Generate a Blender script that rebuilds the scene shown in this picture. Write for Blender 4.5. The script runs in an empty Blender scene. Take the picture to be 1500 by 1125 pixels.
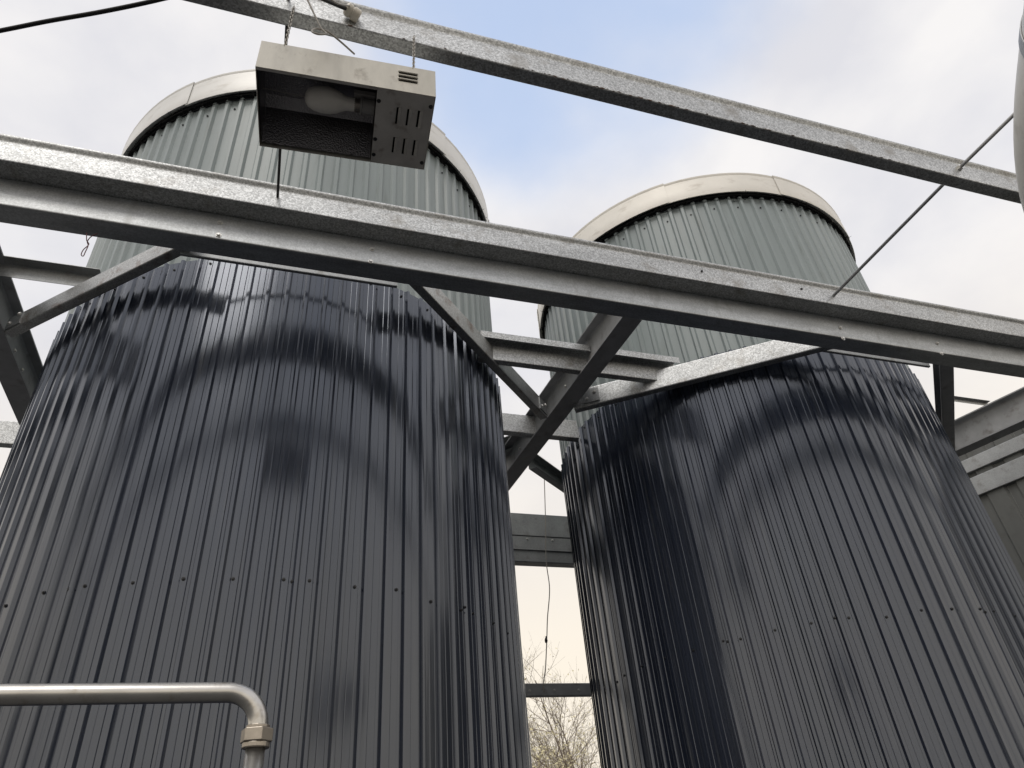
import bpy, math, random
from mathutils import Vector, Matrix, noise
random.seed(7)
S = bpy.context.scene
C = S.collection
E = 1.6                                   # eye height: all heights below are written from the eye and lifted by E

# ------------------------------------------------------------------ camera
cam_d = bpy.data.cameras.new('camera'); cam = bpy.data.objects.new('camera', cam_d); C.objects.link(cam)
CAM = Matrix(((0.95345268, -0.11196629, -0.27998489), (-0.29134937, -0.58143749, -0.75963543), (-0.07774015, 0.80584986, -0.58699444)))
cam.matrix_world = Matrix.Translation((0, 0, E)) @ CAM.to_4x4()
cam_d.sensor_fit = 'HORIZONTAL'; cam_d.sensor_width = 36; cam_d.lens = 36 * 1042 / 1500
cam_d.clip_start = 0.05; cam_d.clip_end = 2000
S.camera = cam

# ------------------------------------------------------------------ world, sun, exposure
SUN_EL, SUN_AZ = math.radians(54), math.radians(215)      # azimuth clockwise from +Y
world = bpy.data.worlds.new('World'); S.world = world; world.use_nodes = True
nt = world.node_tree; nt.nodes.clear()
def wn(t, **k):
    n = nt.nodes.new(t)
    for a, b in k.items(): setattr(n, a, b)
    return n
L = nt.links.new
out = wn('ShaderNodeOutputWorld'); bg = wn('ShaderNodeBackground'); bg.inputs['Strength'].default_value = 0.1
sky = wn('ShaderNodeTexSky', sky_type='NISHITA', sun_disc=False, sun_elevation=SUN_EL, sun_rotation=SUN_AZ)
tc = wn('ShaderNodeTexCoord')
mp = wn('ShaderNodeMapping'); mp.inputs['Scale'].default_value = (1.0, 1.0, 1.5); mp.inputs['Location'].default_value = (3.1, 1.7, 0.4)
L(tc.outputs['Generated'], mp.inputs['Vector'])
n1 = wn('ShaderNodeTexNoise'); n1.inputs['Scale'].default_value = 2.6; n1.inputs['Detail'].default_value = 7; n1.inputs['Roughness'].default_value = 0.52; n1.inputs['Distortion'].default_value = 0.1
L(mp.outputs[0], n1.inputs['Vector'])
n2 = wn('ShaderNodeTexNoise'); n2.inputs['Scale'].default_value = 4.2; n2.inputs['Detail'].default_value = 9; n2.inputs['Distortion'].default_value = 0.12
L(mp.outputs[0], n2.inputs['Vector'])
# a thin break in the cloud deck, high over the tanks
def gap(v, w0, w1):
    dp = wn('ShaderNodeVectorMath', operation='DOT_PRODUCT'); dp.inputs[1].default_value = Vector(v).normalized()
    L(tc.outputs['Generated'], dp.inputs[0])
    r = wn('ShaderNodeMapRange', interpolation_type='SMOOTHSTEP'); L(dp.outputs['Value'], r.inputs[0])
    r.inputs[1].default_value = w0; r.inputs[2].default_value = w1
    return r.outputs[0]
def pix(x, y): return CAM @ Vector(((x - 750) / 1042, -(y - 562.5) / 1042, -1))
g1 = gap(pix(830, -60), 0.93, 1.0)
ad = wn('ShaderNodeMath', operation='MULTIPLY_ADD'); L(g1, ad.inputs[0]); ad.inputs[1].default_value = 0.75; L(n1.outputs['Fac'], ad.inputs[2])
mr = wn('ShaderNodeMapRange', interpolation_type='SMOOTHSTEP'); L(ad.outputs[0], mr.inputs[0])
mr.inputs[1].default_value = 0.60; mr.inputs[2].default_value = 1.25; mr.inputs[3].default_value = 0.03; mr.inputs[4].default_value = 0.8
cc = wn('ShaderNodeValToRGB'); L(n2.outputs['Fac'], cc.inputs[0])
cc.color_ramp.elements[0].position = 0.34; cc.color_ramp.elements[0].color = (0.715, 0.71, 0.745, 1)
cc.color_ramp.elements[1].position = 0.62; cc.color_ramp.elements[1].color = (0.885, 0.862, 0.85, 1)
sep = wn('ShaderNodeSeparateXYZ'); L(tc.outputs['Generated'], sep.inputs[0])
hz = wn('ShaderNodeMapRange'); L(sep.outputs['Z'], hz.inputs[0]); hz.inputs[1].default_value = 0.24; hz.inputs[2].default_value = 0.60; hz.inputs[3].default_value = 1; hz.inputs[4].default_value = 0
warm = wn('ShaderNodeMix', data_type='RGBA'); L(hz.outputs[0], warm.inputs[0]); L(cc.outputs[0], warm.inputs[6]); warm.inputs[7].default_value = (0.94, 0.85, 0.715, 1)
sc = wn('ShaderNodeVectorMath', operation='SCALE'); L(warm.outputs[2], sc.inputs[0]); sc.inputs['Scale'].default_value = 9.4
blue = wn('ShaderNodeVectorMath', operation='MULTIPLY_ADD'); L(sky.outputs[0], blue.inputs[0]); blue.inputs[1].default_value = (1.0, 1.0, 1.0); blue.inputs[2].default_value = (3.0, 3.8, 5.2)
mx = wn('ShaderNodeMix', data_type='RGBA'); L(mr.outputs[0], mx.inputs[0]); L(sc.outputs[0], mx.inputs[6]); L(blue.outputs[0], mx.inputs[7])
L(mx.outputs[2], bg.inputs['Color']); L(bg.outputs[0], out.inputs[0])

sd = bpy.data.lights.new('sun', 'SUN'); sd.energy = 0.85; sd.angle = math.radians(30); sd.color = (1, 0.95, 0.88)
so = bpy.data.objects.new('sun', sd); C.objects.link(so)
sv = Vector((math.sin(SUN_AZ) * math.cos(SUN_EL), math.cos(SUN_AZ) * math.cos(SUN_EL), math.sin(SUN_EL)))
so.rotation_euler = sv.to_track_quat('Z', 'Y').to_euler(); so.location = sv * 30
S.view_settings.view_transform = 'Standard'; S.view_settings.look = 'None'; S.view_settings.gamma = 1; S.view_settings.exposure = 0.2
S.view_settings.use_curve_mapping = False

# ------------------------------------------------------------------ materials
def mat(name, base, rough=0.5, metal=0.0, spec=0.5, var=0.0, vscale=8, vstretch=(1, 1, 1), speck=0.0, sscale=300, bump=0.0, bscale=60, bstretch=(1, 1, 1), dirt=None, dirt_amt=0.0, dscale=6, dstretch=(1, 1, 1), coat=0.0, rvar=0.0):
    m = bpy.data.materials.new(name); m.use_nodes = True
    t = m.node_tree; p = t.nodes['Principled BSDF']; l = t.links.new
    p.inputs['Roughness'].default_value = rough; p.inputs['Metallic'].default_value = metal
    p.inputs['Specular IOR Level'].default_value = spec; p.inputs['Coat Weight'].default_value = coat; p.inputs['Coat Roughness'].default_value = 0.15
    tcn = t.nodes.new('ShaderNodeTexCoord')
    def nz(scale, stretch, detail=5, kind='ShaderNodeTexNoise'):
        mpn = t.nodes.new('ShaderNodeMapping'); mpn.inputs['Scale'].default_value = stretch; l(tcn.outputs['Object'], mpn.inputs[0])
        n = t.nodes.new(kind); n.inputs['Scale'].default_value = scale
        if kind == 'ShaderNodeTexNoise': n.inputs['Detail'].default_value = detail; n.inputs['Roughness'].default_value = 0.6
        l(mpn.outputs[0], n.inputs['Vector']); return n
    col = None
    def mixc(fac, a, b, blend='MIX'):
        x = t.nodes.new('ShaderNodeMix'); x.data_type = 'RGBA'; x.blend_type = blend
        if isinstance(fac, float): x.inputs[0].default_value = fac
        else: l(fac, x.inputs[0])
        for i, c in ((6, a), (7, b)):
            if isinstance(c, tuple): x.inputs[i].default_value = (*c, 1)
            else: l(c, x.inputs[i])
        return x.outputs[2]
    def mr_(sock, a, b, c, d):
        r = t.nodes.new('ShaderNodeMapRange'); l(sock, r.inputs[0])
        for i, v in enumerate((a, b, c, d)): r.inputs[i + 1].default_value = v
        return r.outputs[0]
    col = tuple(base)
    if var:
        n = nz(vscale, vstretch); col = mixc(mr_(n.outputs['Fac'], .3, .7, 0, 1), tuple(c * (1 - var) for c in base), tuple(min(1, c * (1 + var)) for c in base))
        if rvar: l(mr_(n.outputs['Fac'], .3, .7, rough - rvar, rough + rvar), p.inputs['Roughness'])
    if speck:
        v = nz(sscale, (1, 1, 1), kind='ShaderNodeTexVoronoi')
        hsv = t.nodes.new('ShaderNodeSeparateColor'); l(v.outputs['Color'], hsv.inputs[0])
        g = mr_(hsv.outputs[0], 0, 1, 1 - speck, 1 + speck)
        cm = t.nodes.new('ShaderNodeCombineColor')
        for i in range(3): l(g, cm.inputs[i])
        col = mixc(1.0, col, cm.outputs[0], 'MULTIPLY')
    if dirt:
        n = nz(dscale, dstretch, 8); col = mixc(mr_(n.outputs['Fac'], .56, .72, 0, dirt_amt), col, tuple(dirt))
    if isinstance(col, tuple): p.inputs['Base Color'].default_value = (*col, 1)
    else: l(col, p.inputs['Base Color'])
    if bump:
        n = nz(bscale, bstretch); b = t.nodes.new('ShaderNodeBump'); b.inputs['Strength'].default_value = bump; b.inputs['Distance'].default_value = 0.01
        l(n.outputs['Fac'], b.inputs['Height']); l(b.outputs[0], p.inputs['Normal'])
    return m

M = {}
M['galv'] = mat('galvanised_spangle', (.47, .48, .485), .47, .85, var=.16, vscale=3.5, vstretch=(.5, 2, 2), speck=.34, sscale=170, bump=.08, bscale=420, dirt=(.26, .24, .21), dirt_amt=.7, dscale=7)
M['galv_smooth'] = mat('galvanised_sheet', (.50, .515, .52), .42, .85, var=.16, vscale=7, vstretch=(.6, 3, 3), speck=.13, sscale=170, bump=.04, bscale=90, bstretch=(.3, 1, 1), dirt=(.30, .30, .29), dirt_amt=.5, dscale=16, dstretch=(1, 1, .25))
M['galv_rust'] = mat('galvanised_rusty', (.46, .465, .46), .45, .8, var=.12, vscale=6, speck=.33, sscale=300, bump=.10, bscale=300, dirt=(.16, .09, .055), dirt_amt=.75, dscale=11)
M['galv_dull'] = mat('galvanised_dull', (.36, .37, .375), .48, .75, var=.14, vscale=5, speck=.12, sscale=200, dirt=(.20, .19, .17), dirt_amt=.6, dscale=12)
M['steel'] = mat('grey_primed_steel', (.37, .375, .385), .5, .15, var=.15, vscale=9, bump=.05, bscale=120, dirt=(.13, .11, .09), dirt_amt=.6, dscale=10)
M['dark'] = mat('anthracite_coated_sheet', (.012, .0155, .0265), .19, 0, .9, var=.12, vscale=4, vstretch=(4, 4, .4), bump=.016, bscale=34, bstretch=(3, 3, .12), dirt=(.055, .057, .06), dirt_amt=.55, dscale=12, dstretch=(4, 4, .10), rvar=.05, coat=.22)
_t = M['dark'].node_tree; _p = _t.nodes['Principled BSDF']; _oi = _t.nodes.new('ShaderNodeObjectInfo')      # coil batches differ a little from sheet to sheet
_mr = _t.nodes.new('ShaderNodeMapRange'); _mr.inputs[3].default_value = .75; _mr.inputs[4].default_value = 1.3; _t.links.new(_oi.outputs['Random'], _mr.inputs[0])
_vm = _t.nodes.new('ShaderNodeVectorMath'); _vm.operation = 'SCALE'; _t.links.new(_p.inputs['Base Color'].links[0].from_socket, _vm.inputs[0]); _t.links.new(_mr.outputs[0], _vm.inputs['Scale']); _t.links.new(_vm.outputs[0], _p.inputs['Base Color'])
_p.inputs['Specular Tint'].default_value = (.80, .87, 1.0, 1); _p.inputs['IOR'].default_value = 1.60
M['grey'] = mat('grey_green_coated_sheet', (.272, .314, .320), .42, 0, .5, var=.08, vscale=4, vstretch=(3, 3, .4), dirt=(.17, .19, .18), dirt_amt=.5, dscale=9, dstretch=(3, 3, .3))
M['cap'] = mat('pale_metal_flashing', (.84, .812, .755), .5, .12, var=.08, vscale=3, dirt=(.47, .42, .36), dirt_amt=.5, dscale=6, dstretch=(1, 1, 2.5))
M['cap_white'] = mat('pale_grey_flashing', (.78, .775, .755), .45, .15, var=.07, vscale=3, dirt=(.46, .43, .38), dirt_amt=.45, dscale=6, dstretch=(1, 1, 2.5))
M['foam'] = mat('black_foam', (.012, .012, .013), .9, 0, .2)
M['black'] = mat('black_rubber', (.014, .014, .016), .55)
M['slot'] = mat('slot_black', (.008, .008, .008), .9, 0, .1)
M['lamp'] = mat('dirty_cream_enamel', (.53, .51, .455), .45, 0, .4, var=.16, vscale=14, vstretch=(1, 1, .3), dirt=(.24, .21, .17), dirt_amt=.8, dscale=19, dstretch=(1, 1, .6))
M['lampdirty'] = mat('dull_grey_enamel', (.60, .575, .54), .5, 0, .4, var=.12, vscale=12, dirt=(.17, .11, .08), dirt_amt=.7, dscale=17)
M['hammer'] = mat('hammered_reflector', (.30, .29, .30), .28, 1.0, var=.1, vscale=20, bump=0)
_t = M['hammer'].node_tree; _v = _t.nodes.new('ShaderNodeTexVoronoi'); _v.inputs['Scale'].default_value = 170; _c = _t.nodes.new('ShaderNodeTexCoord'); _t.links.new(_c.outputs['Object'], _v.inputs['Vector'])
_b = _t.nodes.new('ShaderNodeBump'); _b.inputs['Strength'].default_value = .45; _b.inputs['Distance'].default_value = .004; _t.links.new(_v.outputs['Distance'], _b.inputs['Height']); _t.links.new(_b.outputs[0], _t.nodes['Principled BSDF'].inputs['Normal'])
M['bulb'] = mat('frosted_bulb_glass', (.92, .88, .80), .12, 0, .5, var=.05, vscale=20)
M['socket'] = mat('porcelain_socket', (.36, .35, .33), .4)
M['porcelain'] = mat('cream_porcelain', (.66, .62, .54), .35, var=.1, vscale=30, dirt=(.33, .28, .22), dirt_amt=.6, dscale=40)
M['stainless'] = mat('stainless_pipe', (.56, .545, .52), .30, .9, var=.12, vscale=10, vstretch=(1, 4, 4), dirt=(.33, .27, .20), dirt_amt=.6, dscale=25)
M['fitting'] = mat('brass_grey_fitting', (.40, .36, .31), .38, .8, var=.15, vscale=30)
M['tank'] = mat('satin_tank_metal', (.74, .72, .68), .45, .3, var=.1, vscale=6, dirt=(.36, .33, .28), dirt_amt=.5, dscale=12)
M['wire_grey'] = mat('grey_wire', (.30, .28, .25), .5)
M['wire_red'] = mat('dull_red_wire', (.17, .07, .075), .5)
M['chain'] = mat('chain_steel', (.34, .32, .29), .4, .7)
M['bolt'] = mat('zinc_bolt', (.74, .73, .70), .3, .8)
M['screw'] = mat('dark_screw_head', (.018, .019, .022), .45)
M['wall'] = mat('grey_wall_sheet', (.118, .122, .118), .5, 0, .4, var=.12, vscale=3, vstretch=(2, 2, .3), dirt=(.07, .07, .06), dirt_amt=.5, dscale=6)
M['ground'] = mat('wet_dark_gravel', (.040, .040, .040), .8, var=.3, vscale=3, bump=.6, bscale=40)
M['bark'] = mat('bare_bark', (.20, .16, .125), .85, var=.25, vscale=20)
M['leaf'] = mat('withered_leaf', (.62, .56, .34), .7, var=.3, vscale=3)

# ------------------------------------------------------------------ mesh helpers (coordinates in metres from the eye; z lifted by E)
LOC = {}
def link(name, verts, faces, m, parent=None, smooth=None, sharp=None, origin=None):
    verts = [Vector(v) for v in verts]
    if parent is None and origin is None:
        xs = [v.x for v in verts]; ys = [v.y for v in verts]; zs = [v.z for v in verts]
        origin = Vector(((min(xs) + max(xs)) / 2, (min(ys) + max(ys)) / 2, min(zs)))
    o0 = LOC[parent.name] if parent is not None else Vector(origin)
    me = bpy.data.meshes.new(name)
    me.from_pydata([v - o0 for v in verts], [], faces)
    if smooth is not None: me.polygons.foreach_set('use_smooth', [bool(smooth)] * len(me.polygons))
    me.update()
    if sharp == 'auto':
        me.polygons.foreach_set('use_smooth', [True] * len(me.polygons)); me.set_sharp_from_angle(angle=math.radians(32))
    me.materials.append(M[m])
    o = bpy.data.objects.new(name, me); C.objects.link(o)
    if parent is not None: o.parent = parent; LOC[o.name] = o0
    else: o.location = o0 + Vector((0, 0, E)); LOC[o.name] = o0
    return o
def empty(name, loc):
    o = bpy.data.objects.new(name, None); C.objects.link(o); o.empty_display_size = .1
    o.location = Vector(loc) + Vector((0, 0, E)); LOC[o.name] = Vector(loc); return o
def tag(o, label, cat, group=None):
    o['label'] = label; o['category'] = cat
    if group: o['group'] = group
    return o
def inst(src, parent, loc=None, rot=None, scale=None):
    """share mesh data: a small piece placed under a parent; loc in eye coordinates"""
    o = bpy.data.objects.new(src.name, src.data if isinstance(src, bpy.types.Object) else src); C.objects.link(o)
    o.parent = parent; o.location = Vector(loc) - LOC[parent.name]
    if rot is not None: o.rotation_euler = rot
    if scale is not None: o.scale = scale
    LOC[o.name] = Vector(loc); return o
class MB:
    def __init__(s): s.v = []; s.f = []
    def add(s, v, f):
        k = len(s.v); s.v += [Vector(x) for x in v]; s.f += [[i + k for i in q] for q in f]; return s
    def box(s, a, b, rot=None, c=None):
        x0, y0, z0 = a; x1, y1, z1 = b
        v = [Vector(p) for p in ((x0, y0, z0), (x1, y0, z0), (x1, y1, z0), (x0, y1, z0), (x0, y0, z1), (x1, y0, z1), (x1, y1, z1), (x0, y1, z1))]
        if rot is not None: v = [rot @ p + Vector(c) for p in v]
        return s.add(v, [(3, 2, 1, 0), (4, 5, 6, 7), (0, 1, 5, 4), (1, 2, 6, 5), (2, 3, 7, 6), (3, 0, 4, 7)])
    def tube(s, pts, r, n=10, cap=True, r1=None):
        pts = [Vector(p) for p in pts]; k0 = len(s.v); N = len(pts)
        t = (pts[1] - pts[0]).normalized(); u = t.orthogonal().normalized()
        for i, p in enumerate(pts):
            tn = (pts[min(i + 1, N - 1)] - pts[max(i - 1, 0)]).normalized()
            u = (u - tn * u.dot(tn)).normalized(); w = tn.cross(u)
            rr = r if r1 is None else r + (r1 - r) * i / (N - 1)
            for j in range(n):
                a = 2 * math.pi * j / n; s.v.append(p + u * math.cos(a) * rr + w * math.sin(a) * rr)
        for i in range(N - 1):
            for j in range(n):
                a = k0 + i * n + j; b = k0 + i * n + (j + 1) % n; s.f.append([a, b, b + n, a + n])
        if cap: s.f.append([k0 + j for j in range(n)][::-1]); s.f.append([k0 + (N - 1) * n + j for j in range(n)])
        return s
    def lathe(s, prof, c, axis=Vector((0, 0, 1)), n=24):
        axis = Vector(axis).normalized(); u = axis.orthogonal().normalized(); w = axis.cross(u); c = Vector(c); k0 = len(s.v); N = len(prof)
        for (r, h) in prof:
            for j in range(n):
                a = 2 * math.pi * j / n; s.v.append(c + axis * h + (u * math.cos(a) + w * math.sin(a)) * max(r, 1e-4))
        for i in range(N - 1):
            for j in range(n):
                a = k0 + i * n + j; b = k0 + i * n + (j + 1) % n; s.f.append([a, b, b + n, a + n])
        return s
    def build(s, name, m, parent=None, **k): return link(name, s.v, s.f, m, parent, **k)

def fillet(pts, r, n=3):
    """round the inner corners of a 2D polyline"""
    o = [Vector(pts[0])]
    for i in range(1, len(pts) - 1):
        p = Vector(pts[i]); a = (Vector(pts[i - 1]) - p).normalized(); b = (Vector(pts[i + 1]) - p).normalized()
        for k in range(n + 1):
            t = k / n; o.append(p + a * r * (1 - t) ** 2 + b * r * t ** 2)
    o.append(Vector(pts[-1])); return o
def section(mb, poly, th, p0, p1, up=Vector((0, 0, 1)), segs=1, r=0.008, wav=0.0):
    """cold formed profile: 2D polyline (u sideways, v up) of thickness th swept from p0 to p1.
    +u is to the right when looking along p0->p1"""
    p0, p1 = Vector(p0), Vector(p1); d = (p1 - p0).normalized(); side = d.cross(up).normalized(); v = side.cross(d).normalized()
    c = fillet([Vector((a, b)) for a, b in poly], r)
    nrm = []
    for i in range(len(c)):
        t = (c[min(i + 1, len(c) - 1)] - c[max(i - 1, 0)]); t.normalize(); nrm.append(Vector((-t.y, t.x)))
    ring = [c[i] + nrm[i] * th / 2 for i in range(len(c))] + [c[i] - nrm[i] * th / 2 for i in reversed(range(len(c)))]
    n = len(ring); k0 = len(mb.v)
    for s_ in range(segs + 1):
        q = p0.lerp(p1, s_ / segs)
        w = Vector((noise.noise(Vector((q.x * 1.3, q.y * 1.3, 3.3))), noise.noise(Vector((q.x * 1.3, q.y * 1.3, 8.1))))) * wav
        for a in ring: mb.v.append(q + side * (a.x + w.x) + v * (a.y + w.y))
    for s_ in range(segs):
        for j in range(n):
            a = k0 + s_ * n + j; b = k0 + s_ * n + (j + 1) % n; mb.f.append([a, b, b + n, a + n])
    h = n // 2                                    # end caps as quad strips
    for e in (0, segs):
        for j in range(h - 1):
            q = [k0 + e * n + j, k0 + e * n + j + 1, k0 + e * n + n - 2 - j, k0 + e * n + n - 1 - j]
            mb.f.append(q if e == 0 else q[::-1])
    return mb
def ibeam(mb, p0, p1, w, h, tf, tw):
    """p0, p1: centre of the underside"""
    p0, p1 = Vector(p0), Vector(p1); d = (p1 - p0).normalized(); s = d.cross(Vector((0, 0, 1))).normalized(); z = Vector((0, 0, 1))
    P = [(-w/2, 0), (w/2, 0), (w/2, tf), (tw/2 + .008, tf), (tw/2, tf + .008), (tw/2, h - tf - .008), (tw/2 + .008, h - tf), (w/2, h - tf), (w/2, h), (-w/2, h), (-w/2, h - tf), (-tw/2 - .008, h - tf), (-tw/2, h - tf - .008), (-tw/2, tf + .008), (-tw/2 - .008, tf), (-w/2, tf)]
    n = len(P); v = [q + s * a + z * b for q in (p0, p1) for a, b in P]
    f = [[j, (j + 1) % n, (j + 1) % n + n, j + n] for j in range(n)]
    for e in (0, n):
        quads = [[0, 1, 2, 3], [0, 3, 14, 15], [3, 4, 13, 14], [4, 5, 12, 13], [5, 6, 11, 12], [6, 7, 8, 9], [6, 9, 10, 11]]
        f += [[i + e for i in q] for q in quads]
    return mb.add(v, f)

# shared small pieces -------------------------------------------------
def mesh_only(mb, name, m):
    me = bpy.data.meshes.new(name); me.from_pydata(mb.v, [], mb.f); me.polygons.foreach_set('use_smooth', [True] * len(me.polygons)); me.update()
    me.set_sharp_from_angle(angle=math.radians(40)); me.materials.append(M[m]); return me
BOLT = mesh_only(MB().lathe([(0, .009), (.006, .009), (.0085, .006), (.009, .003), (.0125, .003), (.0125, 0)], (0, 0, 0), (0, -1, 0), 8), 'bolt', 'bolt')      # head towards -Y
SCREW = mesh_only(MB().lathe([(0, .007), (.0038, .007), (.0042, .0025), (.0072, .002), (.0076, 0)], (0, 0, 0), (0, -1, 0), 8), 'screw', 'screw')
def bolt_at(parent, p, rz=0, me=None): return inst(me or BOLT, parent, p, (0, 0, rz))

# ------------------------------------------------------------------ the ground
g = link('ground', [(-400, -400, -E), (400, -400, -E), (400, 400, -E), (-400, 400, -E)], [(0, 1, 2, 3)], 'ground'); g['kind'] = 'structure'

# ------------------------------------------------------------------ the two silos
PITCH = math.radians(3.75)
def sheet(cx, cy, r, a0, nrib, z0, z1, name, m, parent, depth=.0145, segs=24, seed=0, overlap=True, wob=.0022, pan_groove=True):
    """one corrugated sheet bent round the silo; a0 start angle measured from -Y towards +X"""
    prof = []                                        # (fraction of pitch, radial offset)
    pp = [(0, 0), (.12, 0), (.145, -.0017), (.17, 0), (.30, 0), (.44, 0), (.455, -.0017), (.48, 0), (.59, 0), (.665, 1), (.735, 1.02), (.805, 1), (.88, 0)] if pan_groove else [(0, 0), (.16, 0), (.32, 0), (.48, 0), (.60, 1), (.71, 1.02), (.82, 1), (.94, 0)]
    for k in range(nrib):
        for f, d in pp: prof.append((k + f, d * depth if abs(d) >= .5 else d))
    if overlap:
        for f, d in pp[:3]: prof.append((nrib + f, d))
    lift = .0016 if seed % 2 else 0
    n = len(prof); v = []; f = []
    for s in range(segs + 1):
        z = z0 + (z1 - z0) * s / segs
        for (q, d) in prof:
            a = a0 + q * PITCH
            kk = math.floor(q)
            w = wob * noise.noise(Vector((kk * 1.7 + seed * 5.1, z * 1.15, 2.0))) + wob * 1.3 * noise.noise(Vector((q * .35 + seed * 3, z * .8, 7.0)))
            rr = r + d + w + lift
            v.append((cx + math.sin(a) * rr, cy - math.cos(a) * rr, z))
    for s in range(segs):
        for j in range(n - 1): f.append([s * n + j, s * n + j + 1, (s + 1) * n + j + 1, (s + 1) * n + j])
    return link(name, v, f, m, parent, sharp='auto')
def silo(cx, cy, seam, zs, rim, captop, label, seed, capm='cap'):
    root = empty('silo', (cx, cy, -E)); tag(root, label, 'silo', 'twin corrugated silos')
    R = 1.395
    a = math.radians(seam); k = 0; left = 96
    while left > 0:
        nr = min(9, left)
        sh = sheet(cx, cy, R, a, nr, -E + .05, 2.786, 'cladding_sheet', 'dark', root, seed=seed + k)
        for zrow in (zs, 2.74, -.70):
            for i in list(range(0, nr, 2)):
                for off in ((.30,) if i else (-.42, .30)):
                    aa = a + (i + off) * PITCH + random.uniform(-.004, .004)
                    am = (aa + math.pi) % (2 * math.pi) - math.pi
                    if abs(am + .45) > 1.6: continue
                    rr = R + .0005 + (.0016 if off > 0 else .002)
                    if off < 0: rr = R + .003
                    inst(SCREW, sh, (cx + math.sin(aa) * rr, cy - math.cos(aa) * rr, zrow + random.gauss(0, .007)), (0, 0, aa))
        a += nr * PITCH; left -= nr; k += 1
    # older upper shell
    a = math.radians(seam + 11); left = 96; k = 0
    while left > 0:
        nr = min(12, left)
        sh = sheet(cx, cy, R - .022, a, nr, 2.69, rim + .03, 'shell_sheet', 'grey', root, depth=.017, seed=seed + 20 + k, segs=8, wob=.0006, pan_groove=False)
        for i in range(0, nr, 2):
            for zrow in (rim - .12,):
                aa = a + (i + .28) * PITCH; am = (aa + math.pi) % (2 * math.pi) - math.pi
                if abs(am + .2) > 1.5: continue
                rr = R - .0195; inst(SCREW, sh, (cx + math.sin(aa) * rr, cy - math.cos(aa) * rr, zrow + random.uniform(-.012, .012)), (0, 0, aa))
        a += nr * PITCH; left -= nr; k += 1
    # pale cap: flashing panels round the rim with standing seams, then a low cone of the same sheet
    np_ = 10
    for i in range(np_):
        a0 = math.radians(seam - 9) + i * 2 * math.pi / np_; a1 = a0 + 2 * math.pi / np_ + .012
        prof = [(R + .010, rim + .012), (R + .034, rim - .006), (R + .036, rim), (R + .035, rim + .09), (R + .034, captop - .030), (R + .030, captop - .026), (R + .034, captop - .020), (R + .036, captop - .004), (R + .020, captop + .004), (R - .30, captop + .07), (.02, captop + .28)]
        v = []; f = []; ns = 12
        dz = random.uniform(-.004, .004); dr = .006 * (i % 2) + random.uniform(0, .002)
        for s in range(ns + 1):
            a = a0 + (a1 - a0) * s / ns
            wv = .003 * noise.noise(Vector((a * 3, seed, 0)))
            for r, z in prof: v.append((cx + math.sin(a) * (r + dr + wv), cy - math.cos(a) * (r + dr + wv), z + dr + (dz if z < rim + .05 else 0)))
        n = len(prof)
        for s in range(ns):
            for j in range(n - 1): f.append([s * n + j, (s + 1) * n + j, (s + 1) * n + j + 1, s * n + j + 1])
        link('cap_panel', v, f, capm, root, sharp='auto')
    # black foam closure between the shell and the cap, ragged along its lower edge
    mb = MB(); rnd = random.Random(seed)
    mb.lathe([(R - .03, rim - .012), (R + .012, rim - .014), (R + .014, rim + .012)], (cx, cy, 0), n=96)
    for i in range(900):
        a = rnd.uniform(-2.0, 1.6); clump = noise.noise(Vector((a * 9, seed, 1))) * .5 + .5
        if rnd.random() > .35 + .65 * clump: continue
        s = rnd.uniform(.003, .008) * (.6 + clump); z = rim - .012 - abs(rnd.gauss(0, .012)) * (.5 + clump); rr = R + rnd.uniform(-.012, .02)
        c = Vector((cx + math.sin(a) * rr, cy - math.cos(a) * rr, z))
        t = [c + Vector((rnd.uniform(-1, 1), rnd.uniform(-1, 1), rnd.uniform(-1, 1))) * s * 1.6 for _ in range(4)]
        mb.add(t, [(0, 1, 2), (0, 2, 3), (0, 3, 1), (1, 3, 2)])
    for i in range(70):                                  # bristles and loose ties
        a = rnd.uniform(-2.0, 1.6); rr = R + .012; c = Vector((cx + math.sin(a) * rr, cy - math.cos(a) * rr, rim - .02 - rnd.random() * .02))
        d = Vector((math.sin(a) * rnd.uniform(.2, 1), -math.cos(a) * rnd.uniform(.2, 1), rnd.uniform(-.6, .9))).normalized() * rnd.uniform(.015, .05)
        mb.tube([c, c + d * .6, c + d + Vector((0, 0, -.004))], .0012, 4)
    pts = []
    for i in range(241):                                 # a thin wire tied round the shell under the cap
        a = -2.1 + 3.8 * i / 240; rr = R + .002; pts.append((cx + math.sin(a) * rr, cy - math.cos(a) * rr, rim - .045 + .007 * math.sin(a * 31) * noise.noise(Vector((a * 4, seed, 5)))))
    mb.tube(pts, .002, 5)
    o = mb.build('foam_closure', 'foam', root); o['kind'] = 'stuff'
    # foam strip at the head of the dark cladding
    mb = MB(); mb.lathe([(R - .02, 2.75), (R - .002, 2.75), (R - .002, 2.784), (R - .02, 2.784)], (cx, cy, 0), n=96)
    mb.build('head_strip', 'foam', root)
    return root
CL = (-0.056, 4.170); CR = (3.382, 4.152)  # silos, ring frame and back beams scaled about the camera, factor already multiplied in
silo(*CL, -28.1, 1.069, 4.274, 4.516, 'dark corrugated silo under the hanging lamp, nearer to the steel pipe', 3, 'cap_white')
silo(*CR, -28.0, 1.018, 4.248, 4.472, 'dark corrugated silo with beige cap, crossed by the long thin tie rod', 8)

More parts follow.
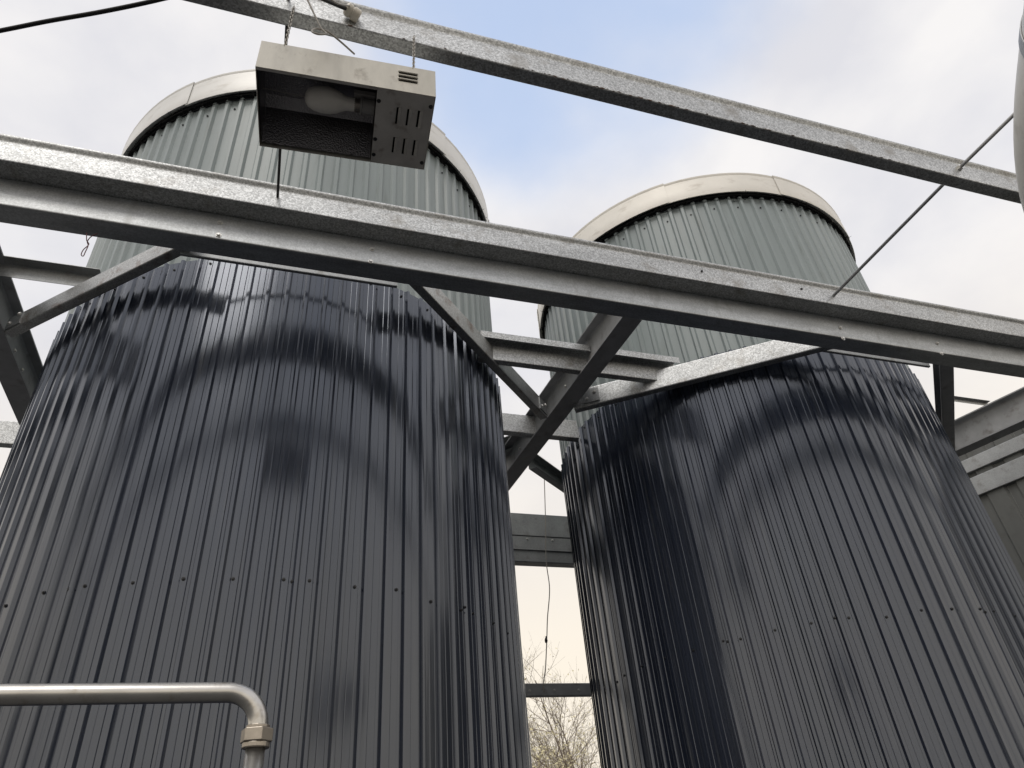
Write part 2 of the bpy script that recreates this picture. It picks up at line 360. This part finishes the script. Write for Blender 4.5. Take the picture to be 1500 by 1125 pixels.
# ------------------------------------------------------------------ steel frame
ZB = 2.626                             # underside of the ring frame round the silos
def cpro(h, w, lip, flip=1):           # web at u=0, flanges to u=+w*flip
    return [(w * flip, lip), (w * flip, 0), (0, 0), (0, h), (w * flip, h), (w * flip, h - lip)]
def beam(name, label, poly, th, p0, p1, m, segs=1, r=.006, wav=0, cat='beam', group='galvanised frame members'):
    mb = MB(); section(mb, poly, th, p0, p1, segs=segs, r=r, wav=wav); o = mb.build(name, m); tag(o, label, cat, group); return o
def lipped(h, w, lip):                 # purlin whose web leans out into a rolled top edge
    return [(w, lip), (w, 0), (0, 0), (0, h - .034), (-.013, h - .012), (-.011, h), (.05, h), (.05, h - lip)]
# p0->p1 along -X makes +u point to +Y (away from the eye)
pu = beam('purlin', 'highest galvanised purlin with rusty lower edge, carrying the lamp chains', lipped(.152, .056, .014), .0028, (9, 1.362, 2.579), (-5, 1.362, 2.579), 'galv', 60, r=.006, wav=.003)
pb = beam('purlin', 'speckled galvanised purlin lying on top of the long front beam', lipped(.150, .128, .014), .0028, (9, 2.263, 2.583), (-5, 2.263, 2.583), 'galv', 60, r=.006, wav=.0)
fb = beam('front_beam', 'long smooth galvanised channel beam with bolt pairs crossing before both silos', cpro(.1532, .102, .018), .004, (9, 2.357, 2.426), (-5, 2.357, 2.426), 'galv_smooth', 40, r=.006, wav=.0)
for px, py in ((322, 326), (320, 344), (545, 365), (543, 383), (1231, 480), (1235, 496), (1373, 503), (1379, 518), (-120, 250), (-120, 268)):
    d = pix(px, py)
    p = d * (2.353 / d.y); bolt_at(fb, (p.x, 2.3545, p.z))
for x in (1.98, 2.62):
    inst(SCREW, pb, (x, 2.2605, 2.66), (0, 0, 0))
# rust scabs along the lower edge of the top purlin
mb = MB(); rnd = random.Random(4)
for i in range(46):
    x = rnd.choice((1.15, 1.2, 1.9, .5)) + rnd.gauss(0, .28); s = rnd.uniform(.003, .012); z = 2.579 + rnd.uniform(-.001, .006)
    c = Vector((x, 1.3600, z)); n_ = 7
    ring = [c + Vector((math.cos(2 * math.pi * k / n_) * s * rnd.uniform(.6, 1.5), 0, math.sin(2 * math.pi * k / n_) * s * .35 * rnd.uniform(.5, 1.3))) for k in range(n_)]
    mb.add([c + Vector((0, -.0022, 0))] + ring, [(0, 1 + k, 1 + (k + 1) % n_) for k in range(n_)])
M['rust'] = mat('rust', (.13, .08, .055), .9, var=.4, vscale=60)
mb.build('rust_scab', 'rust', pu)['kind'] = 'stuff'

# rolled beams running back between and beside the silos
def rolled(name, label, p0, p1):
    mb = MB(); ibeam(mb, p0, p1, 0.124, 0.242, .0102, .0066); o = mb.build(name, 'steel'); tag(o, label, 'beam', 'rolled cross beams'); return o
ib = rolled('cross_beam', 'grey rolled beam running back between the two silos', (1.747, 2.658, ZB), (1.496, 5.94, ZB))
il = rolled('cross_beam', 'grey rolled beam at left edge, left of the lamp silo', (-1.597, 2.658, ZB), (-1.584, 5.94, ZB))
ir = rolled('cross_beam', 'grey rolled beam at right edge below the front beam', (5.592, 2.255, ZB), (4.363, 5.537, ZB))

# diagonals that cut the corners of each bay round the silos
def diag(label, p0, p1, m='galv_rust', inner=1, h=0.123, w=0.05):
    return beam('corner_brace', label, cpro(h, w, 0.011, inner), .003, p0, p1, m, 8, r=.007, wav=.001, cat='brace', group='corner braces round the silos')
ZD = ZB + .001
diag('rusty-edged brace from front beam down to left cross beam, before the lamp silo', (-.569, 2.580, ZD), (-1.533, 3.471, ZD), inner=1, h=0.101)
diag('brace between front beam and centre cross beam, on the lamp silo side', (.454, 2.580, ZD), (1.601, 3.724, ZD), inner=-1)
diag('speckled brace from front beam to centre cross beam, before the right silo', (3.103, 2.534, 2.579), (1.719, 3.530, 2.579), 'galv', inner=1, h=0.143)
diag('dark brace seen end on at the right edge of the right silo', (4.015, 2.580, ZD), (5.023, 3.593, ZD), 'steel', inner=-1, h=0.13, w=0.083)
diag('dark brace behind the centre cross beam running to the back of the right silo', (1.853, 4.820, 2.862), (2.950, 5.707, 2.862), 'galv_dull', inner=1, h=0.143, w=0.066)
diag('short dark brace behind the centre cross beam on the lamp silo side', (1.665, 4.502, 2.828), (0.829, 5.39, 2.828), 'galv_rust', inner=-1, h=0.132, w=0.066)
def cleat(ob, p, rz, w=.10, h=.10):
    p = Vector(p); q = Matrix.Rotation(rz, 3, 'Z')
    mb = MB().box((-w / 2, -.004, 0), (w / 2, .004, h), q, p); c = mb.build('cleat', 'galv_dull', ob)
    for dx, dz in ((-.028, .03), (.028, .07)): inst(BOLT, c, p + q @ Vector((dx, -.0042, dz)), (0, 0, rz))
BR = {o.get('label'): o for o in C.objects if o.name.startswith('corner_brace')}
for lb, o in BR.items():
    if lb.startswith('rusty-edged'): cleat(o, (-1.490, 3.424, ZD + .012), math.radians(-42.7), .11, .075)
    if lb.startswith('brace between'): cleat(o, (1.566, 3.683, ZD + .016), math.radians(45), .11, .09)
    if lb.startswith('speckled'): cleat(o, (1.815, 3.454, 2.60), math.radians(-35.8), .11, .10)
# front straight pieces of the ring between the diagonals
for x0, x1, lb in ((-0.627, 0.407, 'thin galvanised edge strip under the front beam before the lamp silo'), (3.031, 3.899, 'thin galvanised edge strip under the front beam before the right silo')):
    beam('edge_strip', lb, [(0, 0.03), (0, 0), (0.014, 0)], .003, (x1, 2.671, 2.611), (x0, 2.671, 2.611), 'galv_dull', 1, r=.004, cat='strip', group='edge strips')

# Z pieces across the centre beam, and others of that kind
def zpro(h, wt, wb, lip): return [(-wt, h - lip), (-wt, h), (0, h), (0, 0), (wb, 0), (wb, 0.013)]
beam('zed_rail', 'short bright zed rail left of the centre cross beam', zpro(0.161, 0.066, 0.045, 0.049), .0035, (1.698, 3.200, 2.641), (0.985, 3.200, 2.641), 'galv', 1, cat='rail', group='short zed rails')
beam('zed_rail', 'short bright zed rail right of the centre cross beam', zpro(0.161, 0.066, 0.045, 0.049), .0035, (2.335, 3.200, 2.641), (1.712, 3.200, 2.641), 'galv', 1, cat='rail', group='short zed rails')
beam('side_rail', 'lit galvanised rail end behind the centre cross beam, beside the lamp silo', cpro(0.154, 0.055, 0.013), .0035, (1.637, 4.038, 2.695), (1.362, 4.038, 2.695), 'galv', 1, cat='rail', group='side rails')
sr = beam('side_rail', 'lit galvanised rail end touching the left edge of the right silo', cpro(0.154, 0.055, 0.013), .0035, (1.969, 4.038, 2.695), (1.647, 4.038, 2.695), 'galv', 1, cat='rail', group='side rails')
lr = beam('side_rail', 'lit galvanised rail at far left, below the rolled beam', cpro(0.176, 0.055, 0.013), .0035, (-1.375, 4.763, 2.695), (-3.52, 4.763, 2.695), 'galv', 1, cat='rail', group='side rails')
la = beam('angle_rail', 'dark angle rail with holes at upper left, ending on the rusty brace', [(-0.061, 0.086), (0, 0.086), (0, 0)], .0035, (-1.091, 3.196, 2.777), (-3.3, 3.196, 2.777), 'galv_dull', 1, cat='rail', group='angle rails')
inst(BOLT, sr, (1.788, 4.035, 2.777))
for y in (3.795, 3.978): inst(BOLT, il, (-1.592 + .0033, y, ZB + 0.128), (0, 0, math.pi / 2))
for y in (3.52, 4.345): inst(BOLT, ib, (1.747 - (y - 2.658) * .0765 - .0036, y, ZB + 0.128), (0, 0, -math.pi / 2))
for y in (2.805, 2.842): inst(BOLT, ir, (5.592 - (y - 2.255) * .374 - .006, y, ZB + 0.092 + (y - 2.805) * 1.6), (0, 0, -math.pi / 2 - .36))

# back pair of beams seen from inside, and a lower girt
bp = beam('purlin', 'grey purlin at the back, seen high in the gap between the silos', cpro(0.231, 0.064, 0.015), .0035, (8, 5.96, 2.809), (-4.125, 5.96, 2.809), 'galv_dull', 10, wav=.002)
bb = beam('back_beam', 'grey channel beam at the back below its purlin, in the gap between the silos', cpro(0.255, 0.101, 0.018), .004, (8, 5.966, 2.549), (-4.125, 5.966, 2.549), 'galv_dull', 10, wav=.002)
section_lip = MB(); section_lip.box((-4.125, 5.949, 2.663), (8, 5.963, 2.668)); section_lip.build('lap_edge', 'galv_dull', bb)
for x in (1.943, 2.2, 2.457): inst(BOLT, bb, (x, 5.963, 2.777))
lg = beam('low_girt', 'low dark girt crossing the gap between the silos above the bare trees', cpro(0.099, 0.055, 0.013, 1), .0035, (7, 5.958, 1.37), (-3.208, 5.958, 1.37), 'steel', 1, cat='girt', group='girts')
for x in (2.09, 2.31, 2.53): inst(BOLT, lg, (x, 5.956, 1.412))
# posts under the frame (behind the silos or out of the picture)
for x, y, zt_, lb in ((-1.585, 6.03, 2.546, 'rear steel post behind the lamp silo'), (5.0, 6.03, 2.546, 'rear steel post behind the right silo'), (-4.6, 2.41, 2.42, 'front steel post out to the left'), (8.4, 2.41, 2.42, 'front steel post out to the right'), (-4.6, 1.40, 2.575, 'front steel post under the highest purlin, left'), (8.4, 1.40, 2.575, 'front steel post under the highest purlin, right')):
    mb = MB(); s = .05
    mb.box((x - s, y - s, -E), (x + s, y + s, zt_)); mb.box((x - .12, y - .12, -E), (x + .12, y + .12, -E + .012))
    tag(mb.build('steel_post', 'steel'), lb, 'post', 'steel posts')

# sag rods
def rod(label, pts, r, m, name='tie_rod', cat='rod', group=None, n=8):
    mb = MB(); mb.tube(pts, r, n); o = mb.build(name, m, smooth=True); return tag(o, label, cat, group)
rod('long thin steel tie rod crossing the sky at right between the purlins', [(2.89, 1.0, 2.655), (2.868, 1.36, 2.655), (2.835, 2.36, 2.655)], .0085, 'steel', group='tie rods')
rod('black tie rod hanging behind the lamp between the purlins', [(-.204, 1.30, 2.655), (-.205, 2.30, 2.655)], .006, 'black', group='tie rods')
mb = MB(); mb.tube([(2.868, 1.345, 2.655), (2.868, 1.361, 2.655)], .016, 6); tag(mb.build('rod_nut', 'bolt'), 'nut on the long tie rod at the highest purlin', 'nut')

# ------------------------------------------------------------------ the lamp
lz0, lz1 = 2.205, 2.362
LR_ = Matrix.Rotation(math.radians(-3.6), 3, 'Z')
lc = Vector((.030, 1.350, 0))                       # front edge centre
LW, LD = .578, .300
def lp(x, y, z): v = LR_ @ Vector((x, y, 0)) + lc; return Vector((v.x, v.y, z))
lamp = empty('grow_lamp', lp(0, LD / 2, lz0)); tag(lamp, 'cream metal box lamp with bare bulb hanging on chains from the highest purlin', 'lamp')
def lbox(mb, a, b):
    v = []
    for z in (a[2], b[2]):
        for x, y in ((a[0], a[1]), (b[0], a[1]), (b[0], b[1]), (a[0], b[1])): v.append(lp(x, y, z))
    return mb.add(v, [(3, 2, 1, 0), (4, 5, 6, 7), (0, 1, 5, 4), (1, 2, 6, 5), (2, 3, 7, 6), (3, 0, 4, 7)])
hw = LW / 2; t = .0025; XS = .095                    # XS: where the ballast cover starts
def panel(name, a, b, m='lamp'):
    mb = lbox(MB(), a, b); o = mb.build(name, m, lamp)
    bv = o.modifiers.new('bevel', 'BEVEL'); bv.width = .0012; bv.segments = 2; return o
panel('front_panel', (-hw, 0, lz0), (hw, t, lz1)); panel('rear_panel', (-hw, LD - t, lz0), (hw, LD, lz1))
panel('side_panel', (-hw, t, lz0), (-hw + t, LD - t, lz1)); panel('side_panel', (hw - t, t, lz0), (hw, LD - t, lz1))
panel('top_panel', (-hw + t, t, lz1 - t), (hw - t, LD - t, lz1 - .0003))
bc = panel('ballast_cover', (XS, t + .0005, lz0 + .0004), (hw - t - .0005, LD - t - .0005, lz0 + .003), 'lampdirty')
panel('divider', (XS, t + .001, lz0 + .0035), (XS + t, LD - t - .001, lz1 - .004), 'lampdirty')
panel('bottom_flange', (-hw + t, t + .0003, lz0 + .0002), (XS - .0005, .012, lz0 + .0022), 'lampdirty')
# reflector: open trough of hammered metal
mb = MB(); xs = (-hw + .008, XS - .004)
rp = [(.012, lz0 + .006), (.030, lz0 + .075), (.062, lz1 - .020), (.105, lz1 - .012), (LD - .115, lz1 - .012), (LD - .075, lz1 - .030), (LD - .014, lz0 + .006)]
n = len(rp)
for x in xs:
    for y, z in rp: mb.v.append(lp(x, y, z))
for i in range(n - 1): mb.f.append([i, i + 1, n + 1 + i, n + i])
mb.f.append(list(range(n))); mb.f.append(list(range(n, 2 * n)))
mb.build('reflector', 'hammer', lamp)
# bulb, collar, socket, stay wire
bz = lz0 + .070; by = .125
ax = LR_ @ Vector((1, 0, 0))
prof = [(.0, -.098), (.018, -.095), (.032, -.085), (.041, -.066), (.0455, -.040), (.0445, -.012), (.038, .012), (.029, .030), (.0245, .042), (.023, .070)]
mb = MB().lathe(prof, lp(-.045, by, bz), ax, 32); mb.build('bulb', 'bulb', lamp, smooth=True)
mb = MB().lathe([(.0, .068), (.023, .068), (.024, .074), (.021, .078), (.024, .082), (.021, .086), (.024, .090), (.0, .092)], lp(-.045, by, bz), ax, 20); mb.build('bulb_cap', 'fitting', lamp, smooth=True)
mb = MB().lathe([(.0, .088), (.031, .088), (.031, .094), (.027, .096), (.027, .138), (.0, .139)], lp(-.045, by, bz), ax, 24); mb.build('socket', 'socket', lamp, sharp='auto')
mb = MB(); lbox(mb, (.02, by - .028, bz + .028), (XS - .001, by + .028, bz + .05)); mb.build('socket_bracket', 'lampdirty', lamp)
mb = MB().tube([lp(-.143, by, bz + .002), lp(-.21, by + .001, bz + .006), lp(-hw + .004, by, bz + .012)], .0014, 6); mb.build('stay_wire', 'wire_grey', lamp)
# louvres: dark slot with a pressed hood
for i in range(3):
    z = lz1 - .050 - i * .023
    mb = lbox(MB(), (.163, -.0006, z - .0032), (.226, .0004, z + .0032)); s = mb.build('louvre_slot', 'slot', lamp)
    mb = MB(); k0 = [lp(.160, -.0003, z + .012), lp(.229, -.0003, z + .012), lp(.226, -.0065, z + .004), lp(.163, -.0065, z + .004), lp(.163, -.0055, z + .003), lp(.226, -.0055, z + .003)]
    mb.add(k0, [(0, 1, 2, 3), (3, 2, 5, 4), (0, 3, 4), (1, 5, 2)]); mb.build('hood', 'lamp', s)
for r_ in range(2):
    for i in range(3):
        x = .168 + i * .036; y0 = .062 + r_ * .118
        mb = lbox(MB(), (x - .0035, y0, lz0 - .0003), (x + .0035, y0 + .064, lz0 + .0006)); s = mb.build('louvre_slot', 'slot', lamp)
        mb = MB(); k0 = [lp(x + .014, y0 - .003, lz0 + .0002), lp(x + .014, y0 + .067, lz0 + .0002), lp(x + .004, y0 + .064, lz0 - .0065), lp(x + .004, y0, lz0 - .0065), lp(x + .003, y0, lz0 - .005), lp(x + .003, y0 + .064, lz0 - .005)]
        mb.add(k0, [(0, 1, 2, 3), (3, 2, 5, 4), (0, 3, 4), (1, 5, 2)]); mb.build('hood', 'lampdirty', s)
for x, y in ((XS + .008, .05), (XS + .008, .20), (XS + .008, .265), (hw - .012, .04), (hw - .012, .27)):
    inst(SCREW, bc, lp(x, y, lz0 + .0003), (math.radians(90), 0, 0))
# chains
def chain(label, a, b):
    a, b = Vector(a), Vector(b); d = b - a; n = max(3, int(d.length / .0135)); mb = MB()
    for i in range(n + 1):
        c = a.lerp(b, i / n); t_ = d.normalized(); u = t_.orthogonal().normalized(); w = t_.cross(u); s = (u if i % 2 else w)
        pts = [c + t_ * math.cos(2 * math.pi * k / 12) * .0098 + s * math.sin(2 * math.pi * k / 12) * .0050 for k in range(13)]
        mb.tube(pts, .0015, 5, cap=False)
    tag(mb.build('hanging_chain', 'chain', smooth=True), label, 'chain', 'lamp chains')
chain('short link chain at the left end of the lamp', (-.180, 1.357, 2.60), (-.183, 1.366, 2.36))
chain('short link chain at the right end of the lamp', (.247, 1.355, 2.60), (.243, 1.340, 2.36))

# ------------------------------------------------------------------ cables, insulator, wires
def P(px, py, y=None, z=None):
    d = pix(px, py); return d * ((y / d.y) if y else (z / d.z))
def smooth_pts(pts, n=8):
    pts = [Vector(p) for p in pts]; o = []
    for i in range(len(pts) - 1):
        p0 = pts[max(i - 1, 0)]; p1 = pts[i]; p2 = pts[i + 1]; p3 = pts[min(i + 2, len(pts) - 1)]
        for k in range(n):
            t = k / n; o.append(.5 * ((2 * p1) + (-p0 + p2) * t + (2 * p0 - 5 * p1 + 4 * p2 - p3) * t * t + (-p0 + 3 * p1 - 3 * p2 + p3) * t ** 3))
    o.append(pts[-1]); return o
# porcelain insulator on the purlin web
ins = P(517, 22, y=1.345); 
io = MB().lathe([(.0, -.005), (.022, -.005), (.0255, .0), (.0255, .020), (.021, .023), (.021, .027), (.0245, .030), (.0245, .043), (.019, .050), (.008, .053), (.0, .053)], (ins.x + .018, 1.345, ins.z - .004), (-1, -.35, .22), 22).build('insulator', 'porcelain', sharp='auto')
tag(io, 'round cream porcelain insulator on the highest purlin above the lamp', 'insulator')
rod('thick black cable running from the porcelain insulator up out of view', smooth_pts([(ins.x - .016, 1.332, ins.z + .004), P(470, -3, y=1.26), P(430, -22, y=1.2), P(330, -70, y=1.0), P(200, -150, y=.7)]), .0075, 'black', 'cable', 'cable', 'cables')
rod('thin grey cable lying along the black cable into the porcelain insulator', smooth_pts([(ins.x - .012, 1.318, ins.z + .006), P(492, 4, y=1.25), P(470, -14, y=1.2), P(420, -60, y=1.05)]), .003, 'wire_grey', 'cable', 'cable', 'cables')
rod('black cable sagging across the top left corner of the sky', smooth_pts([P(-160, 76, y=1.9), P(0, 45, y=1.75), P(70, 31, y=1.68), P(150, 17, y=1.6), P(235, -1, y=1.52), P(330, -26, y=1.45), P(430, -60, y=1.36)]), .0085, 'black', 'cable', 'cable', 'cables')
w0 = P(447, -8, y=1.30); 
loop = [P(447, -8, y=1.30), P(460, 20, y=1.31), P(471, 42, y=1.315), P(478, 49, y=1.31), P(466, 50, y=1.30), P(457, 46, y=1.305), P(463, 42, y=1.315), P(477, 45, y=1.32), P(484, 49, y=1.33), P(500, 62, y=1.345), P(519, 79, y=1.40)]
rod('thin grey lamp wire with a small loop above the lamp', smooth_pts(loop), .0034, 'wire_grey', 'lamp_wire', 'wire')
rod('small dull red wire loop dangling below the front beam at left', smooth_pts([P(127, 341, y=2.40), P(127, 352, y=2.41), P(130, 358, y=2.42), P(122, 366, y=2.42), P(119, 373, y=2.42), P(122, 375, y=2.42), P(125, 369, y=2.42), P(129, 360, y=2.42), P(128, 354, y=2.42), P(133, 347, y=2.41), P(143, 342, y=2.40)]), .0020, 'wire_red', 'wire_loop', 'wire')
hang = smooth_pts([P(797, 690, y=5.7), P(799, 760, y=5.7), P(800, 820, y=5.7), P(805, 862, y=5.7), P(802, 905, y=5.7), P(801, 935, y=5.7), P(799, 980, y=5.7), P(796, 1000, y=5.7), P(797, 1014, y=5.7)])
hw_ = rod('thin wire with a knot hanging in the gap between the silos', hang, .0045, 'wire_grey', 'hanging_wire', 'wire')
kp = P(800, 937, y=5.7); MB().lathe([(0, -.03), (.010, -.024), (.014, -.008), (.011, .008), (.006, .018), (.007, .026), (0, .03)], kp, (.1, 0, 1), 8).build('knot', 'black', hw_, smooth=True)

# ------------------------------------------------------------------ stainless pipe in the lower left corner
py_ = 1.85
A = P(0, 1013, y=py_); B = P(330, 1018.5, y=py_); Dn = P(375, 1078, y=py_); zt = (A.z + B.z) / 2; xv = Dn.x + .002; rb = .075
pr = .0222
pipe = empty('steel_pipe', (xv, py_, -E)); tag(pipe, 'stainless steel pipe with bend and hexagon union at lower left', 'pipe')
hpts = [(-2.4, py_, zt - .004), (-1.2, py_, zt - .002), (xv - rb, py_, zt)] + [(xv - rb + rb * math.sin(math.radians(a)), py_, zt - rb + rb * math.cos(math.radians(a))) for a in range(8, 91, 8)] + [(xv, py_, zt - rb - .03), (xv, py_, Dn.z + .012)]
MB().tube(hpts, pr, 28).build('upper_pipe', 'stainless', pipe, smooth=True)
mb = MB()
for r0, za, zb, n in ((.036, Dn.z - .014, Dn.z + .014, 6), (.030, Dn.z - .026, Dn.z - .014, 24), (.026, Dn.z + .014, Dn.z + .022, 24)):
    mb.tube([(xv, py_, za), (xv, py_, zb)], r0, n)
u = mb.build('union_nut', 'fitting', pipe); bv = u.modifiers.new('bevel', 'BEVEL'); bv.width = .002; bv.segments = 2
MB().tube([(xv, py_, -E), (xv, py_, Dn.z - .024)], pr * .97, 28).build('lower_pipe', 'stainless', pipe, smooth=True)
MB().tube([(-2.378, py_, -E), (-2.378, py_, zt + .018)], pr, 20).build('riser', 'stainless', pipe, smooth=True)

# ------------------------------------------------------------------ round vessel hanging at the right edge
vd = pix(1668, 85).normalized(); vc = vd * 2.0; va = Vector((.62, .70, -.05)).normalized(); vr = .2
root = empty('round_vessel', vc); tag(root, 'pale satin metal round vessel cut off by the right edge of the picture', 'vessel')
body = [(vr * math.cos(math.radians(a)), -.40 - .12 * math.sin(math.radians(a))) for a in range(90, -1, -10)] + [(vr, -.2), (vr, -.05)] + [(vr * math.cos(math.radians(a)), .0 + .62 * math.sin(math.radians(a))) for a in range(0, 91, 5)]
MB().lathe(body, vc, va, 72).build('body', 'tank', root, smooth=True)
for h in (-.30, -.10):
    mb = MB().lathe([(vr + .001, h - .015), (vr + .003, h - .015), (vr + .003, h + .015), (vr + .001, h + .015)], vc, va, 64)
    c = vc + va * h; mb.tube([c + Vector((0, 0, vr)), (c.x, c.y, 2.9)], .006, 8); mb.build('hanger_strap', 'galv_dull', root, sharp='auto')

# ------------------------------------------------------------------ neighbouring wall at right with its rails
ua = Vector((pix(-150, 1408).x, pix(-150, 1408).y, 0)).normalized()
d0 = pix(1450, 700); W0 = d0 * (3.25 / d0.z)                      # a point of the wall plane
nrm_ = Vector((-ua.y, ua.x, 0))
def onwall(px, py, off=0):
    d = pix(px, py); return d * ((W0.dot(nrm_) + off) / d.dot(nrm_))
wall = empty('wall', (W0.x, W0.y, -E)); tag(wall, 'grey sheet wall of vertical boards behind the right silo', 'wall')
ztop = onwall(1450, 636).z
for i in range(-4, 26):
    w_ = .30; a = W0 + ua * (i * w_ - 4); a.z = 0
    mb = MB(); pr_ = [(.0, 0), (.012, .0), (.03, .022), (.20, .022), (.218, 0), (.299, 0)]
    sgn = -1 if nrm_.dot(-W0) < 0 else 1
    v = []; 
    for z in (-E, ztop):
        for q, dd in pr_:
            v.append(a + ua * q + nrm_ * sgn * (dd - .03) + Vector((0, 0, z)))
        for q, dd in reversed(pr_): v.append(a + ua * q + nrm_ * sgn * (dd - .033) + Vector((0, 0, z)))
    n = 12; f = [[j, (j + 1) % n, (j + 1) % n + n, j + n] for j in range(n)]
    mb.add(v, f); mb.build('wall_sheet', 'wall', wall)
def wrail(label, top, bot, th_, m, flange):
    """flat channel on the wall: top and bottom edges from picture lines"""
    a0, a1 = onwall(*top[0], .02 * sgn), onwall(*top[1], .02 * sgn); b0, b1 = onwall(*bot[0], .02 * sgn), onwall(*bot[1], .02 * sgn)
    h = ((a0.z - b0.z) + (a1.z - b1.z)) / 2
    d = (b1 - b0).normalized(); p0 = b0 - d * 2.5; p1 = b1 + d * 1.2
    sd_ = d.cross(Vector((0, 0, 1))); fl = flange * (1 if sd_.dot(-W0) > 0 else -1)
    mb = MB(); section(mb, cpro(h, .06, .014, -fl), th_, p0, p1, segs=1, r=.006); return tag(mb.build('wall_rail', m), label, 'rail', 'wall rails')
wrail('middle grey channel rail with bolted laps at right edge', ((1410, 676), (1500, 634)), ((1417, 693), (1500, 657)), .004, 'galv_dull', 1)
wrail('lowest grey channel rail at right edge on top of the sheet wall', ((1420, 702), (1500, 666)), ((1434, 725), (1500, 698)), .004, 'galv_dull', 1)

pa0, pa1 = P(1396, 588, y=5.4), P(1449, 595, y=5.4)
beam('angle_rail', 'short pale angle rail at right, behind the dark brace', [(-.05, .05), (0, .05), (0, 0)], .0035, (pa1.x, 5.4, pa1.z), (pa0.x, 5.4, pa1.z), 'galv', 1, cat='rail', group='angle rails')

# ------------------------------------------------------------------ bare trees seen low in the gap
def tree(label, x, y, h, seed, leaf=2400):
    rnd = random.Random(seed); root = empty('bare_tree', (x, y, -E)); tag(root, label, 'tree', 'bare trees behind the silos')
    tr = MB(); tw = MB(); lf = MB()
    def grow(p, d, ln, r, lev, mb):
        n = 5; pts = [p]
        for i in range(n):
            d = (d + Vector((rnd.gauss(0, .13), rnd.gauss(0, .13), rnd.gauss(.03, .08)))).normalized(); pts.append(pts[-1] + d * ln / n)
        mb.tube(pts, r, 6 if lev < 2 else 3, cap=False, r1=r * .55)
        if lev >= 4:
            return
        k = (9, 7, 6, 5)[lev]
        for i in range(k):
            t = .25 + .75 * (i + rnd.random() * .8) / k; q = pts[min(n, int(t * n))]
            ax_ = Vector((rnd.gauss(0, 1), rnd.gauss(0, 1), rnd.gauss(.25, .4))).normalized()
            nd = (d * .75 + ax_ * .75).normalized()
            grow(q, nd, ln * rnd.uniform(.42, .68), r * .5, lev + 1, tw if lev >= 0 else tr)
    grow(Vector((x, y, -E)), Vector((rnd.gauss(0, .05), 0, 1)), h * .72, h * .0065, 0, tr)
    for i in range(leaf):
        c = rnd.choice(tw.v) + Vector((rnd.gauss(0, .05), rnd.gauss(0, .05), rnd.gauss(0, .05))); s = rnd.uniform(.02, .045)
        a = Vector((rnd.gauss(0, 1), rnd.gauss(0, 1), rnd.gauss(0, 1))).normalized() * s; b = a.orthogonal().normalized() * s * .5
        lf.add([c - a, c + b, c + a, c - b], [(0, 1, 2, 3)])
    tr.build('trunk', 'bark', root, smooth=True); o = tw.build('crown', 'bark', root); 
    o = lf.build('foliage', 'leaf', root); o['kind'] = 'stuff'
for i, (px, dist, h, lb) in enumerate(((838, 15, 4.7, 'tallest bare tree, low in the gap by the right silo'), (790, 17, 4.6, 'bare tree with upright twigs, low in the gap by the left silo'), (815, 21, 5.2, 'bare tree standing farther back in the middle of the gap'), (868, 19, 6.2, 'bare tree half hidden behind the right silo'), (770, 23, 5.4, 'bare tree half hidden behind the left silo'))):
    d = pix(px, 1120); d = Vector((d.x, d.y, 0)).normalized() * dist
    tree(lb, d.x, d.y, h, 20 + i)
